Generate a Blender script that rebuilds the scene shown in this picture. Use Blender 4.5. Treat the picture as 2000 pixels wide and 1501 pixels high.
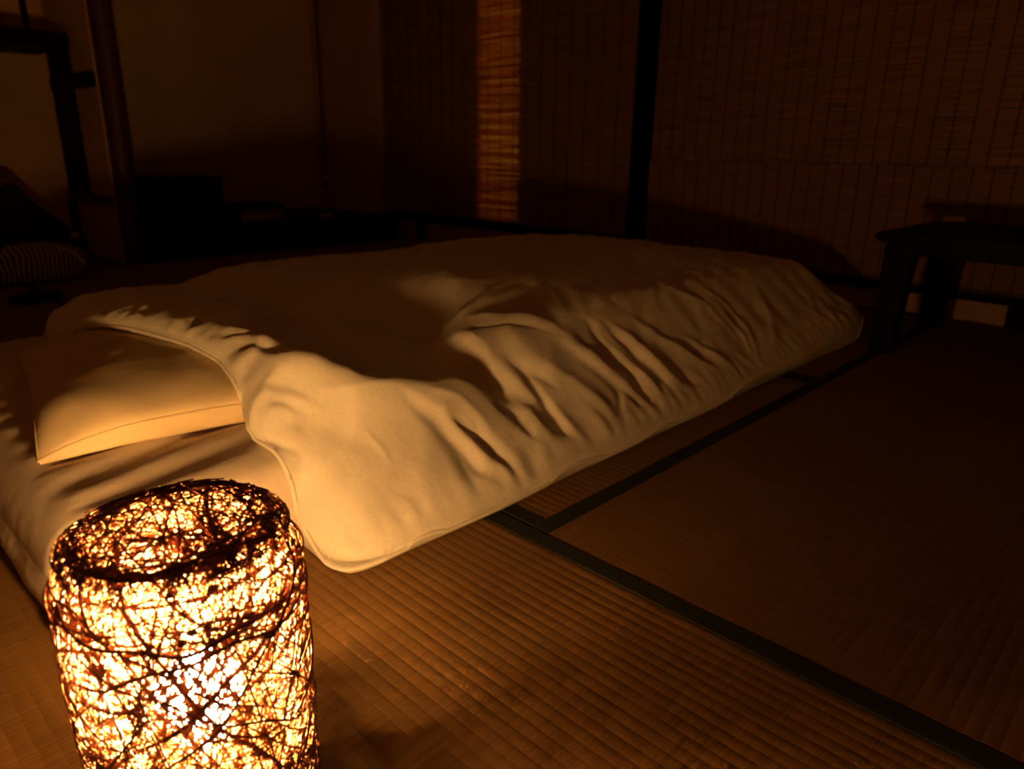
import bpy, bmesh, math, random
import numpy as np
from mathutils import Matrix, Vector, noise

for o in list(bpy.data.objects):
    bpy.data.objects.remove(o)
S = bpy.context.scene
C = S.collection

# ------------------------------------------------------------------ camera, world, exposure
# world: z up, floor at z = 0, +x runs to the blind wall on the right, +y to the alcove wall on the left
F_PX, PITCH, ROLL, YAW, EYE = 1414.34, 0.318263, 0.0152808, 0.807707, 0.5
cp, sp, cr, sr, cy, sy = (math.cos(PITCH), math.sin(PITCH), math.cos(ROLL), math.sin(ROLL), math.cos(YAW), math.sin(YAW))
fh = (0, -sp, cp)
rz = lambda v: np.array((cr*v[0]-sr*v[1], sr*v[0]+cr*v[1], v[2]))
U_ = rz((-sy, cy*fh[1], cy*fh[2])); V_ = rz((cy, sy*fh[1], sy*fh[2])); D_ = rz((0, cp, sp))
BAS = np.array([V_, U_, -D_])          # rows: the world axes as the camera sees them (x right, y down, z forward)
cam = bpy.data.cameras.new('camera')
cam.sensor_width = 36.0
cam.lens = 36.0*F_PX/2000.0
cam.clip_start = 0.02
cam.dof.use_dof = True
cam.dof.focus_distance = 0.66
cam.dof.aperture_fstop = 7.0
co = bpy.data.objects.new('camera', cam)
C.objects.link(co)
r_, u_, f_ = BAS[:, 0], -BAS[:, 1], BAS[:, 2]
co.matrix_world = Matrix(((r_[0], u_[0], -f_[0], 0), (r_[1], u_[1], -f_[1], 0), (r_[2], u_[2], -f_[2], EYE), (0, 0, 0, 1)))
S.camera = co
w = bpy.data.worlds.new('night')
S.world = w
w.use_nodes = True
w.node_tree.nodes['Background'].inputs[0].default_value = (0.02, 0.012, 0.006, 1)
w.node_tree.nodes['Background'].inputs[1].default_value = 0.02
vs = S.view_settings
vs.view_transform = 'Standard'
vs.look = 'None'
vs.gamma = 1.0
vs.use_curve_mapping = False
vs.exposure = 0.0
BULB_RADIANCE = 8300.0
BULB_COLOUR = (1.0, 0.475, 0.122, 1)
LAMP_X, LAMP_Y, BULB_Z = 0.142, 0.417, 0.155
# the lantern in the corridor beyond the paper screen
la = bpy.data.lights.new('corridor_lantern', 'AREA')
la.shape = 'RECTANGLE'
la.size = 1.9
la.size_y = 0.5
la.energy = 34.0
la.color = (1.0, 0.52, 0.07)
lo = bpy.data.objects.new('corridor_lantern', la)
C.objects.link(lo)
lo.location = (3.35, 2.62, 0.9)
lo.rotation_euler = (0, math.pi/2, 0)

rnd = random.Random(7)

# ------------------------------------------------------------------ helpers
def link(name, me, mat, parent=None):
    o = bpy.data.objects.new(name, me)
    if mat:
        me.materials.append(mat)
    C.objects.link(o)
    if parent is not None:
        o.parent = parent
    return o

def mesh(name, verts, faces, mat, parent=None, smooth=False):
    me = bpy.data.meshes.new(name)
    me.from_pydata([tuple(map(float, v)) for v in verts], [], faces)
    if smooth:
        me.polygons.foreach_set('use_smooth', [True]*len(me.polygons))
    me.update()
    return link(name, me, mat, parent)

def from_bm(name, bm, mat, parent=None, smooth=False):
    me = bpy.data.meshes.new(name)
    bm.to_mesh(me)
    bm.free()
    if smooth:
        me.polygons.foreach_set('use_smooth', [True]*len(me.polygons))
    return link(name, me, mat, parent)

def thing(name, label, cat, loc=(0, 0, 0), rot=0.0, group=None):
    o = bpy.data.objects.new(name, None)
    o.empty_display_size = 0.05
    C.objects.link(o)
    o.location = loc
    o.rotation_euler = (0, 0, rot)
    return tag(o, label, cat, group)

def tag(o, label, cat, group=None):
    o['label'] = label
    o['category'] = cat
    if group:
        o['group'] = group
    return o

def struct(o):
    o['kind'] = 'structure'
    return o

def box(name, a, b, mat, parent=None, bevel=0.003, seg=2):
    bm = bmesh.new()
    bmesh.ops.create_cube(bm, size=1)
    for v in bm.verts:
        v.co = Vector((a[i]+(v.co[i]+0.5)*(b[i]-a[i]) for i in range(3)))
    if bevel:
        bmesh.ops.bevel(bm, geom=bm.edges[:], offset=min(bevel, 0.45*min(b[i]-a[i] for i in range(3))), segments=seg, affect='EDGES')
    return from_bm(name, bm, mat, parent)

def tube_data(pts, rad, sides=4, closed=False):
    pts = np.asarray(pts, float)
    n = len(pts)
    t = np.gradient(pts, axis=0)
    if closed:
        t = np.roll(pts, -1, 0)-np.roll(pts, 1, 0)
    t /= np.linalg.norm(t, axis=1, keepdims=True)+1e-12
    up = np.where(np.abs(t[:, 2:3]) > 0.9, np.array([[1., 0, 0]]), np.array([[0., 0, 1.]]))
    a = np.cross(t, up)
    a /= np.linalg.norm(a, axis=1, keepdims=True)+1e-12
    b = np.cross(t, a)
    rad = np.broadcast_to(np.asarray(rad, float), (n,))[:, None]
    vs_ = []
    for k in range(sides):
        q = 2*math.pi*k/sides
        vs_.append(pts+rad*(math.cos(q)*a+math.sin(q)*b))
    v = np.stack(vs_, 1).reshape(-1, 3)
    f = []
    for i in range(n if closed else n-1):
        j = (i+1) % n
        for k in range(sides):
            l = (k+1) % sides
            f.append((i*sides+k, i*sides+l, j*sides+l, j*sides+k))
    if not closed:
        f.append(tuple(range(sides)))
        f.append(tuple((n-1)*sides+k for k in reversed(range(sides))))
    return v, f

def tube(name, pts, rad, mat, parent=None, sides=6, closed=False):
    v, f = tube_data(pts, rad, sides, closed)
    return mesh(name, v, f, mat, parent, True)

def lathe(name, prof, mat, parent=None, n=32, loc=(0, 0, 0)):
    v, f = [], []
    for r, z in prof:
        for k in range(n):
            q = 2*math.pi*k/n
            v.append((loc[0]+r*math.cos(q), loc[1]+r*math.sin(q), loc[2]+z))
    for i in range(len(prof)-1):
        for k in range(n):
            l = (k+1) % n
            f.append((i*n+k, i*n+l, (i+1)*n+l, (i+1)*n+k))
    f.append(tuple(reversed(range(n))))
    f.append(tuple((len(prof)-1)*n+k for k in range(n)))
    return mesh(name, v, f, mat, parent, True)

# ------------------------------------------------------------------ materials
def mat(name, col, rough=0.7, var=0.0, scale=(8, 8, 8), col2=None, bump=0.0, bscale=None, trans=0.0, tcol=None, spec=0.3, detail=4, sheen=0.0, coat=0.0):
    m = bpy.data.materials.new(name)
    m.use_nodes = True
    nt = m.node_tree
    N = nt.nodes
    L = nt.links
    p = N['Principled BSDF']
    p.inputs['Roughness'].default_value = rough
    p.inputs['Specular IOR Level'].default_value = spec
    p.inputs['Base Color'].default_value = (*col, 1)
    if sheen:
        p.inputs['Sheen Weight'].default_value = sheen
    tc = N.new('ShaderNodeTexCoord')
    csock = None
    if var or col2:
        mp = N.new('ShaderNodeMapping')
        mp.inputs['Scale'].default_value = scale
        L.new(tc.outputs['Object'], mp.inputs[0])
        ns = N.new('ShaderNodeTexNoise')
        ns.inputs['Scale'].default_value = 1.0
        ns.inputs['Detail'].default_value = detail
        ns.inputs['Roughness'].default_value = 0.6
        L.new(mp.outputs[0], ns.inputs['Vector'])
        mr = N.new('ShaderNodeMapRange')
        mr.inputs[1].default_value = 0.3
        mr.inputs[2].default_value = 0.7
        L.new(ns.outputs[0], mr.inputs[0])
        mx = N.new('ShaderNodeMix')
        mx.data_type = 'RGBA'
        c2 = col2 or tuple(c*(1-var) for c in col)
        mx.inputs[6].default_value = (*col, 1)
        mx.inputs[7].default_value = (*c2, 1)
        L.new(mr.outputs[0], mx.inputs[0])
        csock = mx.outputs[2]
        L.new(csock, p.inputs['Base Color'])
    if bump:
        mp2 = N.new('ShaderNodeMapping')
        mp2.inputs['Scale'].default_value = bscale or scale
        L.new(tc.outputs['Object'], mp2.inputs[0])
        n2 = N.new('ShaderNodeTexNoise')
        n2.inputs['Scale'].default_value = 1.0
        n2.inputs['Detail'].default_value = 3
        L.new(mp2.outputs[0], n2.inputs['Vector'])
        bp = N.new('ShaderNodeBump')
        bp.inputs['Strength'].default_value = 1.0
        bp.inputs['Distance'].default_value = bump
        L.new(n2.outputs[0], bp.inputs['Height'])
        L.new(bp.outputs[0], p.inputs['Normal'])
    if trans:
        tr = N.new('ShaderNodeBsdfTranslucent')
        tr.inputs[0].default_value = (*(tcol or col), 1)
        if csock and not tcol:
            L.new(csock, tr.inputs[0])
        ms = N.new('ShaderNodeMixShader')
        ms.inputs[0].default_value = trans
        L.new(p.outputs[0], ms.inputs[1])
        L.new(tr.outputs[0], ms.inputs[2])
        L.new(ms.outputs[0], N['Material Output'].inputs[0])
    return m

M_tatami = mat('tatami_rush', (0.235, 0.135, 0.042), 0.6, 0.0, (14, 420, 6), (0.16, 0.085, 0.025), bump=0.0005, bscale=(60, 700, 20), spec=0.25)
M_heri = mat('tatami_border_cloth', (0.030, 0.034, 0.032), 0.75, 0.4, (300, 300, 300), bump=0.0003, bscale=(900, 900, 900), spec=0.2)
M_duvet = mat('white_cotton_duvet', (0.80, 0.76, 0.70), 0.85, 0.06, (5, 5, 5), bump=0.0012, bscale=(55, 55, 55), spec=0.1, sheen=0.1)
M_sheet = mat('cream_cotton_sheet', (0.72, 0.62, 0.54), 0.88, 0.05, (4, 4, 4), bump=0.001, bscale=(50, 50, 50), spec=0.1)
M_pillow = mat('yellow_cream_pillow_cotton', (0.74, 0.60, 0.40), 0.88, 0.05, (6, 6, 6), bump=0.0008, bscale=(60, 60, 60), spec=0.1)
M_plaster = mat('ochre_earth_plaster', (0.52, 0.31, 0.14), 0.95, 0.18, (3, 3, 3), bump=0.001, bscale=(120, 120, 120), spec=0.1)
M_plaster_d = mat('dark_earth_plaster', (0.58, 0.40, 0.19), 0.95, 0.2, (3, 3, 3), bump=0.001, bscale=(120, 120, 120), spec=0.1)
M_black = mat('black_stained_wood', (0.005, 0.005, 0.005), 0.6, 0.4, (60, 60, 4), bump=0.0003, bscale=(200, 200, 8), spec=0.08)
M_lacquer = mat('black_lacquer', (0.005, 0.005, 0.006), 0.5, 0.2, (10, 10, 10), spec=0.12)
M_redwood = mat('dark_red_polished_post', (0.085, 0.026, 0.014), 0.5, 0.5, (40, 40, 3), bump=0.0006, bscale=(70, 70, 4), spec=0.3)
M_brown = mat('brown_wood', (0.09, 0.05, 0.025), 0.6, 0.4, (50, 50, 4), spec=0.25)
M_ceil = mat('brown_ceiling_boards', (0.60, 0.41, 0.23), 0.8, 0.3, (1.5, 30, 30), spec=0.1)
M_pale = mat('pale_paulownia_wood', (0.42, 0.29, 0.16), 0.7, 0.2, (4, 60, 60), spec=0.2)
M_bamboo = mat('sudare_bamboo', (0.60, 0.31, 0.095), 0.6, 0.0, (2.0, 6, 230), (0.22, 0.105, 0.03), bump=0.0, trans=0.42, spec=0.25, detail=3)
M_screen = mat('reed_screen', (0.30, 0.140, 0.043), 0.65, 0.0, (3.0, 7, 230), (0.15, 0.07, 0.022), spec=0.2, detail=3)
M_string = mat('dark_blind_cord', (0.03, 0.018, 0.01), 0.8)
M_paper = mat('shoji_paper', (0.80, 0.74, 0.62), 0.9, 0.08, (12, 12, 2), trans=0.75, spec=0.05)
M_vine = mat('fine_vine', (0.42, 0.19, 0.075), 0.55, 0.0, (50, 50, 50), (0.24, 0.10, 0.038), trans=0.09, tcol=(0.5, 0.15, 0.03), spec=0.3)
M_vinem = mat('dark_vine', (0.20, 0.075, 0.028), 0.55, 0.0, (50, 50, 50), (0.10, 0.032, 0.012), spec=0.3)
M_vinet = mat('thick_vine', (0.10, 0.036, 0.026), 0.6, 0.4, (60, 60, 60), spec=0.3)
M_base = mat('lamp_base_wood', (0.14, 0.06, 0.025), 0.5, 0.4, (90, 12, 12), spec=0.3)
M_brass = mat('lamp_socket_bakelite', (0.25, 0.18, 0.10), 0.4)
M_bagk = mat('black_bag_cloth', (0.012, 0.011, 0.011), 0.8, 0.3, (30, 30, 30), bump=0.002, bscale=(40, 40, 40), spec=0.15)
M_metal = mat('dull_buckle', (0.35, 0.33, 0.30), 0.35)
M_dish = mat('pale_glazed_ceramic', (0.62, 0.60, 0.55), 0.25, spec=0.5)
M_card = mat('pale_card', (0.66, 0.56, 0.38), 0.8)

M_stripe = bpy.data.materials.new('striped_bag_cloth')
M_stripe.use_nodes = True
_n = M_stripe.node_tree.nodes
_l = M_stripe.node_tree.links
_t = _n.new('ShaderNodeTexCoord')
_w = _n.new('ShaderNodeTexWave')
_w.inputs['Scale'].default_value = 20
_w.inputs['Distortion'].default_value = 7.0
_w.inputs['Detail'].default_value = 1.0
_w.inputs['Detail Scale'].default_value = 0.4
_r = _n.new('ShaderNodeValToRGB')
_r.color_ramp.elements[0].position = 0.45
_r.color_ramp.elements[0].color = (0.03, 0.02, 0.016, 1)
_r.color_ramp.elements[1].position = 0.55
_r.color_ramp.elements[1].color = (0.46, 0.38, 0.28, 1)
_l.new(_t.outputs['Object'], _w.inputs['Vector'])
_l.new(_w.outputs[0], _r.inputs[0])
_l.new(_r.outputs[0], _n['Principled BSDF'].inputs['Base Color'])
_n['Principled BSDF'].inputs['Roughness'].default_value = 0.85

M_bulb = bpy.data.materials.new('lit_frosted_bulb')
M_bulb.use_nodes = True
_p = M_bulb.node_tree.nodes['Principled BSDF']
_p.inputs['Base Color'].default_value = (0.9, 0.85, 0.75, 1)
_p.inputs['Emission Color'].default_value = BULB_COLOUR
_p.inputs['Emission Strength'].default_value = BULB_RADIANCE

# ------------------------------------------------------------------ room shell
WX = 2.59                      # plane of the blinds
struct(box('floor', (-1.3, -1.5, -0.12), (2.9, 4.35, -0.045), M_brown, None, 0))
struct(box('ceiling', (-1.3, -1.5, 2.35), (2.9, 4.35, 2.42), M_ceil, None, 0))
struct(box('wall_behind', (-1.3, -1.6, -0.12), (2.9, -1.5, 2.42), M_plaster, None, 0))
struct(box('wall_left', (-1.4, -1.5, -0.12), (-1.3, 4.35, 2.42), M_plaster, None, 0))
struct(box('wall_front', (-1.3, 4.35, -0.12), (2.9, 4.45, 2.42), M_plaster_d, None, 0))
# right wall: plaster foot below the rails, boards with a paper screen between them above
wr = struct(box('wall_right', (2.618, -1.5, 0.09), (2.66, 2.483, 2.35), M_brown, None, 0))
box('board_panel', (2.618, 2.753, 0.09), (2.66, 3.60, 2.35), M_brown, wr, 0)
box('plaster_foot', (2.606, -1.5, -0.045), (2.66, 3.52, 0.0895), M_plaster, wr, 0)
box('sill_board', (2.618, 2.4832, 0.09), (2.66, 2.7528, 0.14), M_brown, wr, 0)
box('lintel', (2.56, -1.5, 1.9), (2.617, 3.5155, 2.35), M_black, wr, 0)
wn = struct(box('window_1', (2.630, 2.483, 0.141), (2.632, 2.753, 2.35), M_paper, None, 0))
# the corridor beyond that paper screen, where the lantern hangs
wc = struct(box('wall_corridor', (3.6, 1.9, -0.1), (3.65, 3.5, 2.42), M_plaster, None, 0))
box('side_panel', (2.67, 1.85, -0.1), (3.65, 1.9, 2.42), M_plaster, wc, 0)
box('side_panel', (2.67, 3.5, -0.1), (3.65, 3.55, 2.42), M_plaster, wc, 0)
box('top_panel', (2.67, 1.85, 2.42), (3.65, 3.55, 2.46), M_plaster, wc, 0)
box('floor_board', (2.91, 1.85, -0.14), (3.65, 3.55, -0.1), M_brown, wc, 0)

# rails, struts and the black post in front of the right wall
t1 = struct(box('trim_1', (2.57, 1.7905, 0.101), (2.605, 3.516, 0.128), M_black, None, 0.003))
for y in (3.16, 2.3):
    box('strut', (2.58, y, -0.004), (2.625, y+0.075, 0.1005), M_black, t1, 0.003)
t2 = struct(box('trim_2', (2.57, -1.5, 0.066), (2.63, 1.73, 0.088), M_black, None, 0.003))
for y in (1.2, 0.34, -0.6):
    box('strut', (2.58, y, -0.004), (2.625, y+0.07, 0.0655), M_black, t2, 0.003)
struct(box('trim_3', (2.54, 1.73, -0.004), (2.64, 1.79, 1.895), M_black, None, 0.004))

# alcove: side wall, back walls, partition
ws = struct(box('wall_alcove_side', (2.56, 3.5165, -0.045), (2.6175, 4.35, 2.35), M_plaster, None, 0.002))
struct(box('wall_alcove_back', (1.12, 4.15, -0.045), (2.56, 4.2, 2.35), M_plaster_d, None, 0))
struct(box('wall_shelf_nook', (-1.3, 3.9, -0.045), (1.09, 3.95, 2.35), M_plaster, None, 0))
wp = struct(box('wall_partition', (1.09, 3.36, -0.045), (1.12, 4.35, 2.35), M_plaster, None, 0.002))
box('dark_board', (1.075, 3.63, 0.26), (1.0895, 3.895, 0.90), M_black, wp, 0.002)
box('rail', (1.07, 3.36, 0.70), (1.0895, 3.895, 0.755), M_black, wp, 0.002)
box('rail', (1.07, 3.36, 0.235), (1.0895, 3.895, 0.275), M_brown, wp, 0.002)
box('corner_strut', (1.06, 3.85, -0.04), (1.0895, 3.895, 0.234), M_black, wp, 0.002)

# ------------------------------------------------------------------ tatami mats (thing > border cloth, woven face)
def tatami(cx, cy, length, width, along, label):
    """ribs run along local y; along = 'y' or 'x' gives the long side in the room"""
    t = thing('tatami_mat', label, 'tatami mat', (cx, cy, -0.045), 0 if along == 'y' else -math.pi/2, 'tatami mats of the floor')
    hw, hl, b = width/2, length/2, 0.029
    box('straw_core', (-hw+0.001, -hl+0.001, 0), (hw-0.001, hl-0.001, 0.0405), M_pale, t, 0)
    n = int(round((width-2*b)/0.0146))
    p = (width-2*b)/n
    xs, zs = [], []
    for i in range(n):
        for q in (0.0, 0.12, 0.3, 0.5, 0.7, 0.88):
            xs.append(-hw+b+(i+q)*p)
            zs.append(0.0450-0.0009*(abs(2*q-1))**2)
    xs.append(hw-b)
    zs.append(0.0431)
    ny = 9
    v = [(x, -hl+0.0008+(length-0.0016)*j/(ny-1), z) for j in range(ny) for x, z in zip(xs, zs)]
    m = len(xs)
    f = [(j*m+i, j*m+i+1, (j+1)*m+i+1, (j+1)*m+i) for j in range(ny-1) for i in range(m-1)]
    # close the ends and the underside so the woven face has thickness
    base = len(v)
    v += [(xs[0], -hl+0.0008, 0.0407), (xs[-1], -hl+0.0008, 0.0407), (xs[-1], hl-0.0008, 0.0407), (xs[0], hl-0.0008, 0.0407)]
    f.append((base, base+3, base+2, base+1))
    f.append(tuple([base, base+1]+[i for i in reversed(range(m))]))
    f.append(tuple([base+2, base+3]+[(ny-1)*m+i for i in range(m)]))
    mesh('woven_face', v, f, M_tatami, t)
    for s in (-1, 1):
        a, c = sorted((s*(hw-b), s*(hw-0.0006)))
        box('border_cloth', (a, -hl+0.0008, 0.0408), (c, hl-0.0008, 0.0460), M_heri, t, 0.0012, 1)
    return t

tatami(0.1865, 0.445, 1.91, 0.955, 'y', 'tatami mat under the vine lamp, ribs running to the lower right')
tatami(0.1865, 2.355, 1.91, 0.955, 'y', 'tatami mat behind the bedding, under the black bag')
tatami(1.622, 0.1175, 1.91, 0.955, 'x', 'tatami mat at right, beside the duvet and under the low table')
tatami(1.1445, 1.550, 1.91, 0.955, 'y', 'tatami mat showing as a strip along the near edge of the duvet')
tatami(2.0995, 1.550, 1.91, 0.955, 'y', 'tatami mat under the foot end of the duvet, at the blind wall')
tatami(1.622, 2.902, 1.91, 0.790, 'x', 'tatami mat in front of the alcove platform')
tatami(1.622, -0.8375, 1.91, 0.955, 'x', 'tatami mat in the near right corner, mostly out of frame')
tatami(0.1865, -1.0, 0.975, 0.955, 'y', 'half tatami mat behind the viewer')
tatami(-0.784, 0.445, 1.91, 0.955, 'y', 'tatami mat left of the vine lamp, out of frame')
tatami(-0.784, 2.355, 1.91, 0.955, 'y', 'tatami mat left of the black bag, out of frame')
struct(box('floor_nook', (-1.26, 3.312, -0.045), (1.085, 3.9, -0.002), M_brown, None, 0.002))

# ------------------------------------------------------------------ bedding
MX0, MX1, MY0, MY1, MH = 0.142, 2.06, 0.775, 1.755, 0.112

def sstep(a, b, x):
    t = np.clip((x-a)/(b-a), 0, 1)
    return t*t*(3-2*t)

def vnoise(x, y, z=0.0):
    return np.array([noise.noise((a, b, z)) for a, b in zip(np.ravel(x), np.ravel(y))]).reshape(np.shape(x))

def matt_top(x, y):
    dx = np.minimum(x-MX0, MX1-x)
    dy = np.minimum(y-MY0, MY1-y)
    r = 0.06
    ex = np.clip(1-dx/r, 0, 1)
    ey = np.clip(1-dy/r, 0, 1)
    e = np.clip(np.sqrt(ex*ex+ey*ey), 0, 1)
    h = MH*(0.42+0.58*np.sqrt(1-e**2.2))
    return np.where((dx < 0) | (dy < 0), 0.0, h)

# futon mattress: shell of a rounded pad, sheet creases along its near side
def build_mattress():
    nx, ny = 150, 90
    gx = MX0+(MX1-MX0)*(0.5-0.5*np.cos(np.pi*np.linspace(0, 1, nx)))
    gy = MY0+(MY1-MY0)*(0.5-0.5*np.cos(np.pi*np.linspace(0, 1, ny)))
    X, Y = np.meshgrid(gx, gy, indexing='ij')
    Z = matt_top(X, Y)
    # long soft creases in the sheet, fanning from the head corner
    cr1 = np.sin((Y-0.20*X)*90+1.5*vnoise(X*3, Y*3)*3)*0.0030*sstep(0.02, 0.08, np.minimum(X-MX0, Y-MY0))
    cr2 = vnoise(X*5+3, Y*16, 2.0)*0.004*sstep(0.0, 0.08, np.minimum(X-MX0, Y-MY0))
    Z = Z+cr1*np.exp(-((X-0.3)/0.35)**2)+cr2
    # side bulge
    bx = np.where(X < (MX0+MX1)/2, -1, 1)
    top = np.stack([X, Y, Z], -1)
    n = nx*ny
    idx = np.arange(n).reshape(nx, ny)
    v = list(top.reshape(-1, 3))
    f = [(idx[i, j], idx[i+1, j], idx[i+1, j+1], idx[i, j+1]) for i in range(nx-1) for j in range(ny-1)]
    ring = [idx[i, 0] for i in range(nx)]+[idx[nx-1, j] for j in range(1, ny)]+[idx[i, ny-1] for i in range(nx-2, -1, -1)]+[idx[0, j] for j in range(ny-2, 0, -1)]
    cx, cyy = (MX0+MX1)/2, (MY0+MY1)/2
    prev = ring
    for k, (zf, out) in enumerate(((0.75, 0.006), (0.45, 0.009), (0.2, 0.006), (0.04, -0.004))):
        new = []
        for q in ring:
            x, y, z = top.reshape(-1, 3)[q]
            ox = -out if x < MX0+1e-6 else (out if x > MX1-1e-6 else 0)
            oy = -out if y < MY0+1e-6 else (out if y > MY1-1e-6 else 0)
            wob = 0.003*noise.noise((x*14, y*14, zf*2))
            new.append(len(v))
            v.append(np.array([x+ox+wob, y+oy+wob, z*zf]))
        m = len(ring)
        for a in range(m):
            b = (a+1) % m
            f.append((prev[b], prev[a], new[a], new[b]))
        prev = new
    f.append(tuple(prev))
    o = mesh('futon_mattress', v, f, M_sheet, None, True)
    tag(o, 'low white sheeted futon mattress lying on the tatami under pillow and duvet', 'mattress')
    return o
build_mattress()

# pillow
PC, PR, PA, PB = (0.420, 1.212), math.radians(-11), 0.185, 0.262

def pil_local(x, y):
    dx, dy = x-PC[0], y-PC[1]
    c, s = math.cos(-PR), math.sin(-PR)
    return (c*dx-s*dy)/PA, (s*dx+c*dy)/PB

def pil_prof(a, b):
    return np.clip(1-np.abs(a)**2.3, 0, 1)**0.52*np.clip(1-np.abs(b)**2.4, 0, 1)**0.52

PIL_SEAM = MH+0.034
def pil_top(x, y):
    a, b = pil_local(x, y)
    inside = (np.abs(a) < 1) & (np.abs(b) < 1)
    return np.where(inside, PIL_SEAM+0.043*pil_prof(a, b), 0.0)

def build_pillow():
    n = 61
    q = np.sin(np.linspace(-1, 1, n)*math.pi/2)
    A, B = np.meshgrid(q, q*1.0, indexing='ij')
    # edges bow inwards a little between pointed corners
    sa = 1-0.045*(1-B**2)
    sb = 1-0.03*(1-A**2)
    T = pil_prof(A, B)
    wr = vnoise(A*2.2, B*2.2, 5)*0.006+vnoise(A*7, B*4, 8)*0.002
    edge = np.minimum(1-np.abs(A), 1-np.abs(B))
    wr = wr*np.clip(edge*5, 0, 1)
    lx, ly = A*PA*sa, B*PB*sb
    zt = PIL_SEAM+0.043*T+wr
    zb = np.maximum(PIL_SEAM-0.060*T**0.42, MH+0.003)
    # the corners droop onto the mattress
    droop = 0.026*np.abs(A)**3*np.abs(B)**5
    zt = zt-droop
    zb = np.maximum(zb-droop, MH+0.003)
    v = [(x, y, z) for x, y, z in zip(lx.ravel(), ly.ravel(), zt.ravel())]
    N = len(v)
    v += [(x, y, z) for x, y, z in zip(lx.ravel(), ly.ravel(), (np.minimum(zb, zt-0.0005)).ravel())]
    idx = np.arange(N).reshape(n, n)
    f = []
    for i in range(n-1):
        for j in range(n-1):
            f.append((idx[i, j], idx[i+1, j], idx[i+1, j+1], idx[i, j+1]))
            f.append((N+idx[i, j], N+idx[i, j+1], N+idx[i+1, j+1], N+idx[i+1, j]))
    ring = [idx[i, 0] for i in range(n)]+[idx[n-1, j] for j in range(1, n)]+[idx[i, n-1] for i in range(n-2, -1, -1)]+[idx[0, j] for j in range(n-2, 0, -1)]
    for a in range(len(ring)):
        b = (a+1) % len(ring)
        f.append((ring[b], ring[a], N+ring[a], N+ring[b]))
    t = thing('pillow', 'soft cream pillow half covered by the duvet at the head of the futon', 'pillow', (PC[0], PC[1], 0), PR)
    mesh('pillowcase', v, f, M_pillow, t, True)
    pts = np.array([v[r] for r in ring])
    pts[:, :2] *= 1.004
    pp, ff = tube_data(pts, 0.0016, 5, True)
    mesh('seam', pp, ff, M_pillow, t, True)
build_pillow()

# duvet -------------------------------------------------------------
HEAD = np.array([(0.640, 0.405), (0.68, 0.404), (0.78, 0.412), (0.885, 0.412), (0.93, 0.430), (1.03, 0.446), (1.13, 0.440), (1.22, 0.424), (1.37, 0.398), (1.48, 0.378), (1.62, 0.372), (1.80, 0.40), (2.05, 0.42)])
NEAR_Y, FAR_Y, FOOT_X = 0.655, 2.0, 2.19

def head_x(y):
    return np.interp(y, HEAD[:, 0], HEAD[:, 1])

def base_support(x, y):
    """what the duvet lies on, with its slack"""
    m = MH*sstep(0.685, 0.90, y)*sstep(1.93, 1.70, y)*sstep(2.20, 2.11, x)
    return m+0.068*pil_mask(x, y)

def pil_mask(x, y):
    a, b = pil_local(x, y)
    return np.exp(-np.abs(a*0.80)**3.2)*np.exp(-np.abs(b*0.92)**4)

def edge_dist(x, y):
    dn = y-NEAR_Y
    df = FAR_Y-y
    dh = x-head_x(y)
    dt = FOOT_X-x
    k = 0.035
    ds = np.stack([dn, df, dh, dt])
    ds = np.maximum(ds, 0)
    return -k*np.log(np.sum(np.exp(-ds/k), 0)) + k*np.log(1.0), ds

def top_base(x, y):
    e, ds = edge_dist(x, y)
    mn = np.min(ds, 0)
    e = np.minimum(np.maximum(e, 0), mn)
    pm = pil_mask(x, y)
    w1 = 0.13-0.080*sstep(1.5, 2.05, x)-0.085*pm
    q = np.clip(e/w1, 0, 1)
    th = 0.010+(0.074-0.038*pm)*np.sqrt(np.clip(1-(1-q)**2.2, 0, 1))+0.032*(1-0.6*pm)*sstep(0.10, 0.5, e)
    return base_support(x, y)+th

def ray(px, py):
    return BAS @ np.array([px-1000.0, py-750.5, F_PX])

def onto(px, py, surf):
    """the point of the duvet's top that is seen along this direction"""
    r = ray(px, py)
    ts = np.linspace(0.5, 3.6, 900)/np.linalg.norm(r)
    P = r[None, :]*ts[:, None]+np.array([0, 0, EYE])
    ok = (P[:, 1] > NEAR_Y+0.002) & (P[:, 1] < FAR_Y) & (P[:, 0] < FOOT_X) & (P[:, 0] > head_x(P[:, 1])+0.002)
    h = np.where(ok, surf(P[:, 0], P[:, 1]), 0.0)
    k = np.argmax(P[:, 2] <= h)
    return P[k, :2]

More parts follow.
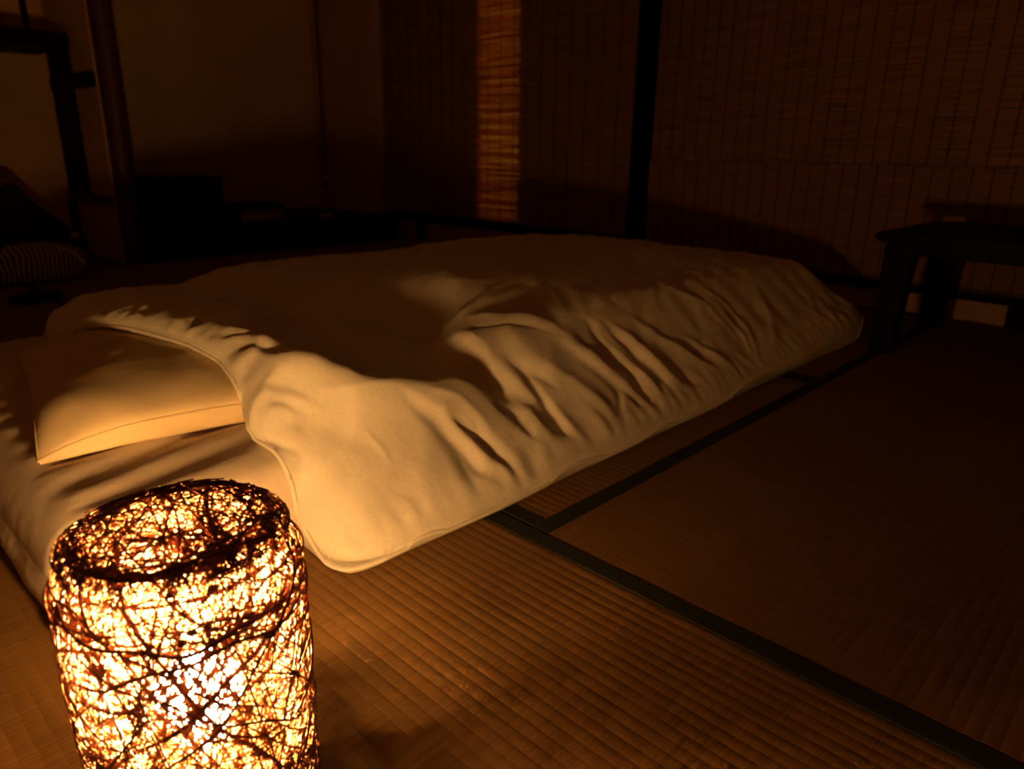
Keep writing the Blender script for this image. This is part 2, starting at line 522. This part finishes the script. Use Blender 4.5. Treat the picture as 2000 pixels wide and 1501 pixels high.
# creases of the duvet cover: seen course, half width (m), height (m; below 0 a furrow)
FOLDS = [
 ([(430, 642), (560, 690), (700, 735), (850, 765), (960, 775), (1036, 784)], 0.036, 0.026),
 ([(600, 640), (740, 690), (880, 720), (990, 752), (1045, 783)], 0.050, -0.062),
([(690, 655), (790, 668), (890, 672)], 0.075, -0.036),
 ([(730, 600), (820, 603), (900, 606)], 0.07, -0.040),
 ([(730, 572), (830, 572), (930, 580)], 0.07, -0.022),
  ([(660, 622), (770, 632), (890, 642)], 0.070, -0.046),
 ([(740, 690), (860, 715), (950, 735)], 0.05, -0.030),
 ([(1000, 640), (1050, 690), (1090, 740)], 0.045, 0.012),
 ([(905, 640), (960, 690), (1010, 735), (1045, 778)], 0.022, 0.030),
 ([(920, 612), (960, 606), (1010, 610), (1060, 632)], 0.02, 0.010),
 ([(1000, 702), (1032, 735), (1065, 790), (1110, 850), (1150, 900)], 0.012, -0.017),
 ([(1035, 730), (1082, 790), (1122, 840), (1155, 885)], 0.010, 0.013),
 ([(1010, 705), (1050, 725), (1085, 755)], 0.008, -0.009),
 ([(800, 790), (850, 830), (905, 885), (955, 940), (992, 978)], 0.014, -0.018),
 ([(800, 778), (872, 825), (932, 880), (980, 938), (1003, 970)], 0.011, 0.014),
 ([(870, 825), (930, 855), (982, 905), (1022, 960)], 0.010, -0.015),
 ([(850, 775), (900, 790), (940, 820), (962, 852)], 0.009, 0.006),
 ([(965, 790), (1002, 815), (1042, 855)], 0.012, -0.011),
 ([(1005, 780), (1045, 815), (1085, 870), (1120, 915)], 0.013, 0.008),
 ([(1085, 865), (1110, 895), (1132, 925)], 0.008, -0.012),
 ([(1180, 850), (1172, 880), (1166, 905)], 0.007, -0.009),
 ([(1040, 870), (1060, 910), (1070, 945)], 0.010, -0.008),
 ([(900, 905), (925, 950), (940, 990)], 0.012, -0.007),
 ([(760, 1000), (790, 1035), (805, 1060)], 0.010, -0.006),
 ([(690, 1040), (684, 1075), (680, 1100)], 0.008, -0.005),
 ([(600, 900), (640, 960), (650, 1020)], 0.016, 0.006),
 ([(1030, 610), (1100, 640), (1160, 690), (1200, 740)], 0.018, 0.008),
 ([(1060, 700), (1120, 740), (1180, 790), (1220, 840)], 0.014, 0.008),
 ([(1150, 630), (1168, 665), (1192, 697), (1232, 735), (1272, 792), (1310, 828)], 0.014, -0.017),
 ([(1170, 650), (1205, 685), (1250, 720), (1290, 765), (1322, 802)], 0.007, 0.009),
 ([(1195, 650), (1222, 677), (1262, 712), (1302, 748)], 0.011, -0.016),
 ([(1205, 640), (1242, 670), (1282, 706), (1322, 742), (1348, 770)], 0.016, 0.016),
 ([(1130, 700), (1180, 735), (1222, 768), (1262, 803)], 0.012, -0.010),
 ([(1100, 660), (1150, 690), (1200, 730), (1240, 770)], 0.016, 0.010),
 ([(1240, 625), (1300, 660), (1352, 692), (1402, 724)], 0.013, 0.010),
 ([(1320, 720), (1352, 750), (1382, 782)], 0.010, -0.012),
 ([(1208, 765), (1214, 810), (1225, 842)], 0.006, -0.009),
 ([(1245, 780), (1257, 825), (1246, 850)], 0.006, -0.009),
 ([(1340, 655), (1400, 695), (1450, 738)], 0.010, 0.008),
 ([(1370, 560), (1420, 590), (1460, 640), (1478, 684), (1492, 728)], 0.008, 0.007),
 ([(1410, 610), (1452, 652), (1470, 692)], 0.008, 0.007),
 ([(1550, 550), (1580, 572), (1596, 612)], 0.009, 0.007),
 ([(1480, 560), (1506, 622), (1518, 700)], 0.009, 0.006),
 ([(1610, 600), (1640, 640)], 0.009, 0.006),
 ([(1440, 690), (1480, 735)], 0.008, 0.008),
 ([(1300, 560), (1380, 590), (1440, 660)], 0.012, 0.006),
 ([(338, 676), (365, 655), (400, 630), (415, 622)], 0.011, -0.018),
 ([(345, 690), (372, 680), (420, 662), (480, 650)], 0.010, -0.016),
 ([(362, 694), (430, 685), (500, 680), (560, 690)], 0.010, -0.014),
 ([(322, 668), (326, 640), (337, 615)], 0.010, 0.013),
 ([(275, 640), (281, 612), (290, 600)], 0.009, -0.014),
 ([(218, 635), (240, 617), (270, 597)], 0.010, -0.012),
 ([(484, 812), (510, 795), (540, 786), (592, 794)], 0.009, -0.016),
 ([(508, 850), (540, 840), (572, 830)], 0.011, -0.014),
 ([(510, 757), (560, 757), (605, 772)], 0.011, -0.011),
 ([(520, 772), (570, 772), (620, 790)], 0.012, 0.008),
 ([(560, 822), (622, 832), (690, 855)], 0.024, -0.009),
 ([(582, 885), (580, 920), (596, 960)], 0.010, -0.006),
 ([(718, 848), (745, 875), (762, 902)], 0.004, 0.003),
 ([(620, 760), (700, 760), (760, 745)], 0.006, 0.004),
 ([(905, 636), (1000, 632), (1080, 646)], 0.005, -0.005),
 ([(770, 950), (820, 1000), (840, 1030)], 0.010, -0.004),
 ([(860, 960), (900, 1000)], 0.008, -0.005),
]

def seg_dist(X, Y, pts):
    best = np.full(X.shape, 9.0)
    par = np.zeros(X.shape)
    n = len(pts)-1
    for i in range(n):
        (ax, ay), (bx, by) = pts[i], pts[i+1]
        vx, vy = bx-ax, by-ay
        L2 = vx*vx+vy*vy+1e-12
        t = np.clip(((X-ax)*vx+(Y-ay)*vy)/L2, 0, 1)
        d = np.hypot(X-ax-t*vx, Y-ay-t*vy)
        m = d < best
        best = np.where(m, d, best)
        par = np.where(m, (i+t)/n, par)
    return best, par

def build_duvet():
    ns, ntt = 380, 300
    s = np.linspace(0, 1, ns)
    s = 0.5*s+0.5*s**1.5
    tt = np.linspace(0, 1, ntt)
    tt = 0.35*tt+0.65*tt**2.0
    tt = 0.85*tt+0.15*(1-(1-tt)**2)
    Tg = np.broadcast_to(tt[None, :], (ns, ntt))
    Sg = np.broadcast_to(s[:, None], (ns, ntt))
    wav = 0.006*np.array([noise.noise((a*9, 0.3, 0)) for a in s])[:, None]
    Y = NEAR_Y+wav*(1-Tg)+(FAR_Y-NEAR_Y)*Tg
    hx = head_x(Y)
    X = hx+(FOOT_X-hx)*Sg
    # the corners are softly rounded
    def rnd_corner(cx, cyy, sx, sy_, r):
        nonlocal X, Y
        px = (X-cx)*sx
        py = (Y-cyy)*sy_
        w_ = np.clip(1-px/r, 0, 1)*np.clip(1-py/r, 0, 1)
        X = X+sx*w_**2*r*0.22
        Y = Y+sy_*w_**2*r*0.22
    rnd_corner(FOOT_X, NEAR_Y, -1, 1, 0.16)
    rnd_corner(0.405, NEAR_Y, 1, 1, 0.06)
    e, ds = edge_dist(X, Y)
    border = np.minimum(np.minimum(Sg*(FOOT_X-0.4), (1-Sg)*(FOOT_X-0.4)), np.minimum(Tg*(FAR_Y-NEAR_Y), (1-Tg)*(FAR_Y-NEAR_Y)))
    Z = top_base(X, Y)
    infl = sstep(0.0, 0.05, border)
    add = np.zeros_like(Z)
    for step in range(4):
        cur = 0.0 if step == 0 else (cur+0.6*(add-cur))

        def surf(x, y, cur=cur):
            h = top_base(x, y)
            if step == 0:
                return h
            hx_ = head_x(y)
            fi = np.interp((x-hx_)/(FOOT_X-hx_), s, np.arange(ns))
            fj = np.interp((y-NEAR_Y)/(FAR_Y-NEAR_Y), tt, np.arange(ntt))
            return h+cur[np.round(fi).astype(int), np.round(fj).astype(int)]
        add = np.zeros_like(Z)
        for px, wd, am in FOLDS:
            pts = [onto(*q, surf) for q in px]
            d, par = seg_dist(X, Y, pts)
            fade = np.clip(np.sin(np.pi*np.clip(par*0.90+0.05, 0, 1)), 0, 1)**0.75
            if wd > 0.03:
                add += 0.80*am*np.exp(-(d/(wd*1.12))**2)*fade
            else:
                wl = wd*1.25*(0.35+0.65*fade)
                add += 0.92*am*np.exp(-(d/wl)**1.6)*fade
        add *= infl
    # broad hollows and swells of the filling, fine ripples across the near side
    add += 0.008*vnoise(X*3.1+1.7, Y*3.1, 1)*sstep(0.0, 0.2, border)
    add += 0.0055*vnoise((X+0.7*Y)*5, (Y-0.7*X)*13, 3)
    add += 0.0030*vnoise((X+0.6*Y)*13, (Y-0.6*X)*34, 7)
    add -= 0.026*np.exp(-((X-0.34)/0.09)**2)*sstep(1.25, 1.45, Y)
    # valley where the duvet dips behind the pillow
    add -= 0.020*np.exp(-((X-0.66)/0.08)**2)*sstep(1.0, 1.25, Y)
    add += 0.010*np.exp(-((X-1.45)/0.45)**2-((Y-1.45)/0.3)**2)
    # foot end: fans of soft pleats running down to the edge
    add += 0.0014*np.sin(X*70+6*vnoise(X*2, Y*2, 4))*np.exp(-((Y-0.78)/0.10)**2)*sstep(1.1, 1.5, X)
    # gathers where the cover is sewn to its hem
    near = np.exp(-np.abs(Y-NEAR_Y)/0.035)
    headp = np.exp(-np.abs(X-head_x(Y))/0.035)
    Z = Z+add*infl
    Z = Z+(0.011*vnoise(X*42, Y*5, 11)*near+0.010*vnoise(X*5, Y*36, 12)*headp)*sstep(0.0, 0.016, border)
    zmin = np.maximum(matt_top(X, Y), pil_top(X, Y))
    Z = np.maximum(Z, zmin+0.012)
    low = np.minimum(np.maximum(zmin+0.003, Z-0.16), Z-0.006)
    low = np.where(border < 1e-6, Z-0.006, low)
    low = np.maximum(low, 0.0015)
    Z = np.maximum(Z, low+0.006)
    v = np.concatenate([np.stack([X, Y, Z], -1).reshape(-1, 3), np.stack([X, Y, low], -1).reshape(-1, 3)])
    N = ns*ntt
    idx = np.arange(N).reshape(ns, ntt)
    a, b, c, d = idx[:-1, :-1].ravel(), idx[1:, :-1].ravel(), idx[1:, 1:].ravel(), idx[:-1, 1:].ravel()
    f = np.stack([a, b, c, d], 1).tolist()+np.stack([N+a, N+d, N+c, N+b], 1).tolist()
    ring = [idx[i, 0] for i in range(ns)]+[idx[ns-1, j] for j in range(1, ntt)]+[idx[i, ntt-1] for i in range(ns-2, -1, -1)]+[idx[0, j] for j in range(ntt-2, 0, -1)]
    for k in range(len(ring)):
        l = (k+1) % len(ring)
        f.append([ring[l], ring[k], N+ring[k], N+ring[l]])
    t = thing('duvet', 'thick white rumpled duvet spread over the futon, lit from the lamp side', 'duvet', (0.405, NEAR_Y, 0))
    vv = v-np.array([0.405, NEAR_Y, 0])
    mesh('duvet_cover', vv, f, M_duvet, t, True)
    pts = (0.5*(v[ring]+v[[N+r for r in ring]])-np.array([0.405, NEAR_Y, 0]))
    P, Fc = tube_data(pts, 0.0034, 6, True)
    mesh('hem', P, Fc, M_duvet, t, True)
build_duvet()

# ------------------------------------------------------------------ the vine lamp
LH, LR = 0.277, 0.0695

def lamp_r(z):
    t = np.clip(z/LH, 0, 1)
    return LR*(0.945+0.055*np.sin(np.clip(t, 0, 1)*math.pi*0.62))-0.010*np.clip((z-0.250)/0.02, 0, 1)**2

def lamp_point(phi, z, off):
    """a course on the wall of the lamp; what runs past the top crosses the lid as a slack chord"""
    z = np.abs(z)
    zz = np.minimum(z, LH)
    r = lamp_r(zz)+off
    P = np.stack([r*np.cos(phi), r*np.sin(phi), zz], 1)
    n = len(z)
    over = z > LH
    i = 0
    while i < n:
        if over[i]:
            j = i
            while j+1 < n and over[j+1]:
                j += 1
            a, b = P[i].copy(), P[j].copy()
            a[:2] *= 0.985
            b[:2] *= 0.985
            m = j-i+1
            q = np.linspace(0, 1, m)[:, None]
            L = a+(b-a)*q
            sag = 0.10*np.linalg.norm(b-a)*np.sin(np.pi*q[:, 0])
            L[:, 0] += sag*math.cos(phi[i]*3)
            L[:, 1] += sag*math.sin(phi[i]*3)
            rr = np.hypot(L[:, 0], L[:, 1])
            lim = (LR-0.004)/np.maximum(rr, LR-0.004)
            L[:, :2] *= lim[:, None]
            L[:, 2] = LH+off[i]*0.8+0.005*(1-np.clip(rr/LR, 0, 1)**2)-0.003*np.clip(rr/LR, 0, 1)**6
            P[i:j+1] = L
            i = j+1
        else:
            i += 1
    return P

def strand(rg, steep, zc=None, span=None, mid=None):
    k = rg.gauss(0, 0.035) if steep == 0 else (rg.uniform(0.05, 0.14) if steep == 1 else rg.uniform(0.18, 0.4))
    zc = rg.uniform(-0.01, LH-0.006) if zc is None else zc
    span = rg.uniform(1.4, 5.8) if span is None else span
    p0 = rg.uniform(0, 2*math.pi) if mid is None else mid-span/2
    q0 = rg.uniform(0, 2*math.pi)
    n = max(14, int(span*11))
    phi = p0+np.linspace(0, span, n)
    z = zc+k*np.cos(phi-q0)+0.006*np.sin(phi*2.3+rg.uniform(0, 6))+0.002*np.sin(phi*9+rg.uniform(0, 6))
    off = rg.uniform(-0.0035, 0.0025)+0.0012*np.sin(phi*rg.uniform(3, 7)+rg.uniform(0, 6))
    return lamp_point(phi, z, off)

def lid_strand(rg):
    """an arc wound across the lid"""
    a = rg.uniform(0, 2*math.pi)
    d = LR*0.90*math.sqrt(rg.random())*rg.choice((1, 0.8, 0.5))
    R = rg.uniform(0.05, 0.35)
    h = math.sqrt(max((LR*0.94)**2-d*d, 1e-6))
    u = np.linspace(-h, h, 16)
    bend = (np.sqrt(np.maximum(R*R-u*u*0.9, 1e-6))-math.sqrt(max(R*R-h*h*0.9, 1e-6)))*rg.choice((-1, 1))
    x = d+bend
    rr = np.hypot(x, u)
    lim = (LR-0.004)/np.maximum(rr, LR-0.004)
    x, y = x*lim, u*lim
    rr = np.hypot(x, y)
    z = LH+rg.uniform(-0.003, 0.0015)+0.006*(1-(rr/LR)**2)-0.006*np.clip(rr/LR, 0, 1)**8
    return np.stack([x*math.cos(a)-y*math.sin(a), x*math.sin(a)+y*math.cos(a), z], 1)

def build_lamp():
    rg = random.Random(11)
    t = thing('vine_lamp', 'small glowing cylindrical table lamp of woven brown vine on the tatami', 'lamp', (LAMP_X, LAMP_Y, 0))
    vs_, fs_, o_ = [], [], 0
    for i in range(860):
        r = rg.random()
        steep = 0 if r < 0.42 else (1 if r < 0.89 else 2)
        zc = rg.uniform(-0.02, 0.11) if rg.random() < 0.38 else None
        P = lid_strand(rg) if i % 9 == 0 else strand(rg, steep, zc)
        v, f = tube_data(P, rg.uniform(0.00030, 0.00062), 3)
        vs_.append(v)
        fs_ += [tuple(q+o_ for q in g) for g in f]
        o_ += len(v)
    wv = mesh('woven_shade', np.concatenate(vs_), fs_, M_vine, t, True)
    wv['kind'] = 'stuff'
    vs_, fs_, o_ = [], [], 0
    for i in range(700):
        r = rg.random()
        steep = 0 if r < 0.35 else (1 if r < 0.72 else 2)
        if i >= 655:
            P = lid_strand(rg)
        elif i >= 545:          # weave packed closer low at right, strands added to dim mat and duvet foot
            P = strand(rg, 0 if r < 0.5 else 1, rg.uniform(0.0, 0.24)*rg.uniform(0.4, 1), rg.uniform(0.8, 1.7), rg.gauss(-0.30, 0.30))
        else:
            P = lid_strand(rg) if i % 8 == 0 else strand(rg, steep, rg.uniform(-0.02, 0.09) if rg.random() < 0.25 else None)
        P = P*np.array([1.008, 1.008, 1.0])
        v, f = tube_data(P, rg.uniform(0.00035, 0.00085), 4)
        vs_.append(v)
        fs_ += [tuple(q+o_ for q in g) for g in f]
        o_ += len(v)
    wv = mesh('dark_weave', np.concatenate(vs_), fs_, M_vinem, t, True)
    wv['kind'] = 'stuff'
    for i in range(34):
        r = rg.random()
        steep = 0 if r < 0.45 else (1 if r < 0.85 else 2)
        zc = rg.uniform(0.20, LH+0.03) if i < 18 else None
        P = strand(rg, steep, zc, rg.uniform(1.5, 4.0))
        n = len(P)
        rr = rg.uniform(0.0009, 0.0015)*(0.6+0.4*np.sin(np.linspace(0.2, math.pi-0.2, n)))
        tube('vine_strand', P*np.array([1.012, 1.012, 1.0])+np.array([0, 0, 0.0005]), rr, M_vinet, t, 5)
    # knots and leaf stubs tangled in around the rim
    for i in range(44):
        ph = rg.uniform(0, 2*math.pi)
        z = LH-abs(rg.gauss(0.030, 0.018))
        c = lamp_point(np.array([ph]), np.array([z]), np.array([0.001]))[0]
        bm = bmesh.new()
        bmesh.ops.create_icosphere(bm, subdivisions=1, radius=1.0)
        sx, sy2, sz = rg.uniform(0.002, 0.0042), rg.uniform(0.0012, 0.0022), rg.uniform(0.002, 0.005)
        rot = Matrix.Rotation(ph+math.pi/2, 3, 'Z') @ Matrix.Rotation(rg.uniform(-0.9, 0.9), 3, 'Y')
        for v in bm.verts:
            j = 1+0.35*noise.noise(v.co*2.3+Vector((i, 0, 0)))
            v.co = rot @ Vector((v.co.x*sx*j, v.co.y*sy2*j, v.co.z*sz*j))+Vector(c)
        from_bm('vine_knot', bm, M_vinet, t, True)
    # wire frame, base, socket, bulb
    for z in (0.006, 0.262):
        a = np.linspace(0, 2*math.pi, 49)[:-1]
        rr = float(lamp_r(np.array(z)))-0.004
        tube('hoop', np.stack([rr*np.cos(a), rr*np.sin(a), np.full(48, z)], 1), 0.0013, M_vinet, t, 6, True)
    for k in range(5):
        a = 0.5+k*2*math.pi/5
        zs = np.linspace(0.006, 0.262, 8)
        rr = lamp_r(zs)-0.0045
        tube('frame_rod', np.stack([rr*math.cos(a), rr*math.sin(a), zs], 1), 0.0012, M_vinet, t, 6)
    lathe('lamp_base', [(0.040, 0.0), (0.060, 0.0), (0.0605, 0.003), (0.060, 0.010), (0.057, 0.012), (0.02, 0.012)], M_base, t, 40)
    lathe('socket', [(0.018, 0.012), (0.019, 0.014), (0.017, 0.05), (0.0165, 0.10), (0.018, 0.104), (0.018, 0.118), (0.012, 0.120)], M_brass, t, 24)
    prof = []
    R = 0.027
    for q in np.linspace(0, 1, 13):
        a = math.radians(-62+q*(90+61))
        prof.append((max(R*math.cos(a), 0.0006), BULB_Z+R*math.sin(a)))
    prof = [(0.0110, 0.1185), (0.0118, 0.126)]+prof
    lathe('light_bulb', prof, M_bulb, t, 24)
build_lamp()

# ------------------------------------------------------------------ bamboo blinds, reed screen
def blind(name, label, y0, y1, z0, z1, x, cord_step, mat_, seed, pitch=0.0062, lean=0.0, group=None, cat='blind', cords=True):
    t = thing(name, label, cat, (x, 0.5*(y0+y1), z0), 0, group)
    yc = 0.5*(y0+y1)
    rg = random.Random(seed)
    v, f = [], []
    n = int((z1-z0)/pitch)
    for i in range(n):
        zz = i*pitch
        h = pitch*rg.uniform(0.97, 1.0)
        th = rg.uniform(0.0005, 0.0009)
        fx = 0.0007*(1 if i % 2 else -1)
        for k in range(8):
            a = y0-yc+(y1-y0)*k/8
            b = y0-yc+(y1-y0)*(k+1)/8
            dz = 0.0006*noise.noise((zz*40, a*3, seed))
            dz2 = 0.0006*noise.noise((zz*40, b*3, seed))
            o = len(v)
            v += [(fx-th, a, zz+dz), (fx-th, b, zz+dz2), (fx-th, b, zz+h+dz2), (fx-th, a, zz+h+dz), (fx+th, a, zz+dz), (fx+th, b, zz+dz2), (fx+th, b, zz+h+dz2), (fx+th, a, zz+h+dz)]
            f += [(o, o+3, o+2, o+1), (o+4, o+5, o+6, o+7), (o, o+1, o+5, o+4), (o+3, o+7, o+6, o+2)]
    s = mesh('bamboo_slats', v, f, mat_, t)
    s['kind'] = 'stuff'
    y = y0+0.03
    while y < y1-0.02 and cords:
        tube('cord', [(-0.0034, y-yc, 0.004), (-0.0034, y-yc, (z1-z0)*0.5), (-0.0034, y-yc, z1-z0)], 0.0016, M_string, t, 5)
        y += cord_step
    box('bottom_batten', (-0.006, y0-yc, -0.001), (0.005, y1-yc, 0.012), M_brown, t, 0.001)
    return t

blind('bamboo_blind', 'brown bamboo blind left of the black post, a glowing upright stripe behind it', 1.795, 3.515, 0.132, 1.895, 2.602, 0.085, M_bamboo, 3, group='bamboo blinds on the right wall')
blind('bamboo_blind', 'wide brown bamboo blind right of the black post, behind the low table', -0.9, 1.727, 0.092, 1.895, 2.602, 0.0545, M_bamboo, 4, group='bamboo blinds on the right wall')
blind('reed_screen', 'low reddish reed screen standing at the foot of the right blind behind the table', -0.6, 1.722, 0.091, 0.462, 2.585, 0.0545, M_screen, 5, cat='screen')

# ------------------------------------------------------------------ alcove furnishings
pf = thing('alcove_platform', 'long low black platform with a lacquered front sill in the alcove', 'platform', (1.84, 3.3, 0))
box('top_board', (-0.655, 0.06, -0.045), (0.715, 0.845, 0.116), M_lacquer, pf, 0.002)
box('front_sill', (-0.655, 0.0, -0.045), (0.66, 0.0595, 0.122), M_lacquer, pf, 0.004)
def post(name, label, cx, cy, r, z1):
    v, f = [], []
    n, m = 20, 24
    for j in range(m):
        z = -0.04+(z1+0.04)*j/(m-1)
        for k in range(n):
            a = 2*math.pi*k/n
            rr = r*(1+0.05*noise.noise((math.cos(a)*1.5, math.sin(a)*1.5, z*2.2)))
            v.append((rr*math.cos(a), rr*math.sin(a), z))
    for j in range(m-1):
        for k in range(n):
            l = (k+1) % n
            f.append((j*n+k, j*n+l, (j+1)*n+l, (j+1)*n+k))
    f.append(tuple(reversed(range(n))))
    f.append(tuple((m-1)*n+k for k in range(n)))
    o = mesh(name, v, f, M_redwood, None, True)
    o.location = (cx, cy, 0)
    return o
tag(post('alcove_post', '', 1.139, 3.347, 0.044, 2.34), 'dark reddish rounded wooden post standing left of the alcove', 'post')

hb = thing('storage_box', 'square black box on the alcove platform beside the reddish post', 'box', (1.425, 3.51, 0.1165))
box('body', (-0.165, -0.09, 0), (0.165, 0.15, 0.205), M_lacquer, hb, 0.004)
box('lid', (-0.170, -0.094, 0.2055), (0.170, 0.154, 0.228), M_lacquer, hb, 0.004)
box('foot_plinth', (-0.155, -0.093, 0.004), (0.155, -0.0905, 0.02), M_black, hb, 0)
lb = thing('wooden_box', 'small pale wooden box on the alcove platform, right of the black box', 'box', (1.84, 3.60, 0.1165))
box('body', (-0.12, -0.07, 0), (0.105, 0.08, 0.062), M_pale, lb, 0.002)
box('bottom_edge', (-0.123, -0.073, 0), (0.108, -0.0705, 0.006), M_brown, lb, 0)
tr = thing('tray', 'flat black tray lying on top of the small pale wooden box', 'tray', (1.82, 3.60, 0.179))
box('tray_floor', (-0.175, -0.10, 0), (0.115, 0.10, 0.006), M_lacquer, tr, 0.002)
for a, b in (((-0.18, -0.105, 0), (0.12, -0.0985, 0.024)), ((-0.18, 0.0985, 0), (0.12, 0.105, 0.024)), ((-0.18, -0.098, 0), (-0.1735, 0.098, 0.024)), ((0.1135, -0.098, 0), (0.12, 0.098, 0.024))):
    box('tray_rim', a, b, M_lacquer, tr, 0.002)
dv = thing('incense_dish', 'tiny pale ceramic dish on the platform below the hanging cord', 'dish', (2.17, 3.47, 0.1165))
lathe('bowl', [(0.012, 0), (0.018, 0.001), (0.03, 0.012), (0.034, 0.022), (0.032, 0.022), (0.027, 0.013), (0.012, 0.006)], M_dish, dv, 24)
lathe('foot_ring', [(0.012, -0.0003), (0.016, -0.0003), (0.016, 0.002), (0.012, 0.002)], M_dish, dv, 20)
hc = thing('hanging_cord', 'thin dark pull cord with a pale bead hanging in the alcove', 'cord', (2.245, 3.58, 0.27))
tube('cord', [(0, 0, 0.055), (0.004, 0, 0.6), (0.008, 0, 1.3), (0.012, 0, 2.08)], 0.006, M_redwood, hc, 8)
lathe('bead', [(0.003, 0.036), (0.009, 0.039), (0.011, 0.046), (0.009, 0.053), (0.003, 0.056)], M_dish, hc, 14)
lathe('tassel', [(0.003, 0.036), (0.007, 0.030), (0.009, 0.012), (0.010, 0.0), (0.003, 0.0)], M_redwood, hc, 12)

# staggered shelf in the nook at left
sh = thing('nook_shelf', 'black wall shelf board on a thin strut in the left nook', 'shelf', (0.4, 3.66, 0.845))
box('board', (-1.2, -0.21, 0.0), (0.645, 0.238, 0.052), M_black, sh, 0.008)
box('strut', (0.545, -0.02, 0.0525), (0.565, 0.0, 1.45), M_black, sh, 0.002)

# low table at the right
tb = thing('low_table', 'low black wooden table in front of the right blind', 'table', (2.0, 0.6, 0))
box('table_top', (-0.035, -1.0, 0.286), (0.475, 0.025, 0.307), M_black, tb, 0.005)
def leg(x0, y0):
    v = []
    for z, g in ((0.001, 0.0), (0.12, 0.004), (0.22, 0.010), (0.262, 0.018), (0.2855, 0.034)):
        a = 0.055+g*0.8
        cx, cyy = x0, y0
        sx = 1 if x0 < 0.2 else -1
        sy_ = -1 if y0 > -0.3 else 1
        xa, xb = sorted((cx, cx+sx*a))
        ya, yb = sorted((cyy, cyy+sy_*a))
        v += [(xa, ya, z), (xb, ya, z), (xb, yb, z), (xa, yb, z)]
    f = [(3, 2, 1, 0), (16, 17, 18, 19)]
    for i in range(4):
        for k in range(4):
            l = (k+1) % 4
            f.append((i*4+k, i*4+l, (i+1)*4+l, (i+1)*4+k))
    mesh('leg', v, f, M_black, tb)
for x0 in (-0.022, 0.455):
    for y0 in (0.0, -0.97):
        leg(x0, y0)
box('apron', (-0.012, -0.90, 0.256), (0.006, -0.08, 0.2855), M_black, tb, 0.002)
box('apron', (0.425, -0.90, 0.256), (0.443, -0.08, 0.2855), M_black, tb, 0.002)
cd = thing('matchbox', 'small pale box lying on the low black table', 'box', (2.47, 0.575, 0.3075), 0.3)
box('sleeve', (-0.016, -0.028, 0.0), (0.016, 0.028, 0.013), M_card, cd, 0.001)
box('inner_tray', (-0.0145, -0.0295, 0.0012), (0.0145, 0.0293, 0.0116), M_pale, cd, 0.0005)

# ------------------------------------------------------------------ bags on the floor at left
def lump(name, prof, mat_, parent, seed, amp=0.012, n=28, sx=1.0, sy_=1.0, shear=(0, 0)):
    v, f = [], []
    for j, (r, z) in enumerate(prof):
        for k in range(n):
            a = 2*math.pi*k/n
            rr = r+amp*noise.noise((math.cos(a)*1.6+seed, math.sin(a)*1.6, z*9))*min(1, r/0.03)+0.35*amp*noise.noise((math.cos(a)*5, math.sin(a)*5+seed, z*14))*min(1, r/0.03)
            v.append((rr*math.cos(a)*sx+shear[0]*z, rr*math.sin(a)*sy_+shear[1]*z, z))
    for j in range(len(prof)-1):
        for k in range(n):
            l = (k+1) % n
            f.append((j*n+k, j*n+l, (j+1)*n+l, (j+1)*n+k))
    f.append(tuple(reversed(range(n))))
    f.append(tuple((len(prof)-1)*n+k for k in range(n)))
    return mesh(name, v, f, mat_, parent, True)

bk = thing('shoulder_bag', 'slouching black shoulder bag peaked at the top, behind the striped bag', 'bag', (0.735, 3.30, 0.0))
lump('bag_body', [(0.13, 0.001), (0.17, 0.02), (0.185, 0.06), (0.18, 0.11), (0.155, 0.16), (0.115, 0.205), (0.075, 0.245), (0.045, 0.285), (0.022, 0.325), (0.006, 0.345)], M_bagk, bk, 2.0, 0.018, 36, 1.05, 0.62, (-0.06, 0.0))
tube('strap', [(-0.022, -0.008, 0.335), (-0.07, -0.06, 0.315), (-0.13, -0.10, 0.25), (-0.19, -0.115, 0.14), (-0.205, -0.10, 0.02)], 0.009, M_bagk, bk, 8)
tube('strap', [(0.04, -0.075, 0.20), (0.11, -0.10, 0.165), (0.17, -0.10, 0.12), (0.205, -0.06, 0.05)], 0.008, M_bagk, bk, 8)
box('buckle', (0.125, -0.114, 0.135), (0.155, -0.104, 0.160), M_metal, bk, 0.003)
sb = thing('striped_bag', 'soft striped cloth bag lying on the tatami below the black bag', 'bag', (0.715, 3.09, 0.0))
lump('bag_body', [(0.10, 0.001), (0.15, 0.012), (0.168, 0.045), (0.160, 0.085), (0.125, 0.118), (0.08, 0.135), (0.03, 0.142), (0.004, 0.144)], M_stripe, sb, 5.0, 0.02, 40, 1.02, 0.55)
tube('drawstring', [(0.05, -0.05, 0.128), (0.10, -0.07, 0.105), (0.125, -0.085, 0.06)], 0.004, M_card, sb, 6)
pc = thing('pouch', 'flat black pouch on the tatami at the left, in front of the bags', 'pouch', (0.60, 2.72, 0.0012), 0.3)
lump('pouch_body', [(0.05, 0.0), (0.062, 0.004), (0.066, 0.012), (0.058, 0.020), (0.035, 0.025), (0.004, 0.026)], M_bagk, pc, 9.0, 0.006, 24, 1.3, 0.8)
tube('zip', [(-0.05, -0.03, 0.0175), (0.0, -0.036, 0.0205), (0.05, -0.03, 0.0175)], 0.0015, M_metal, pc, 5)
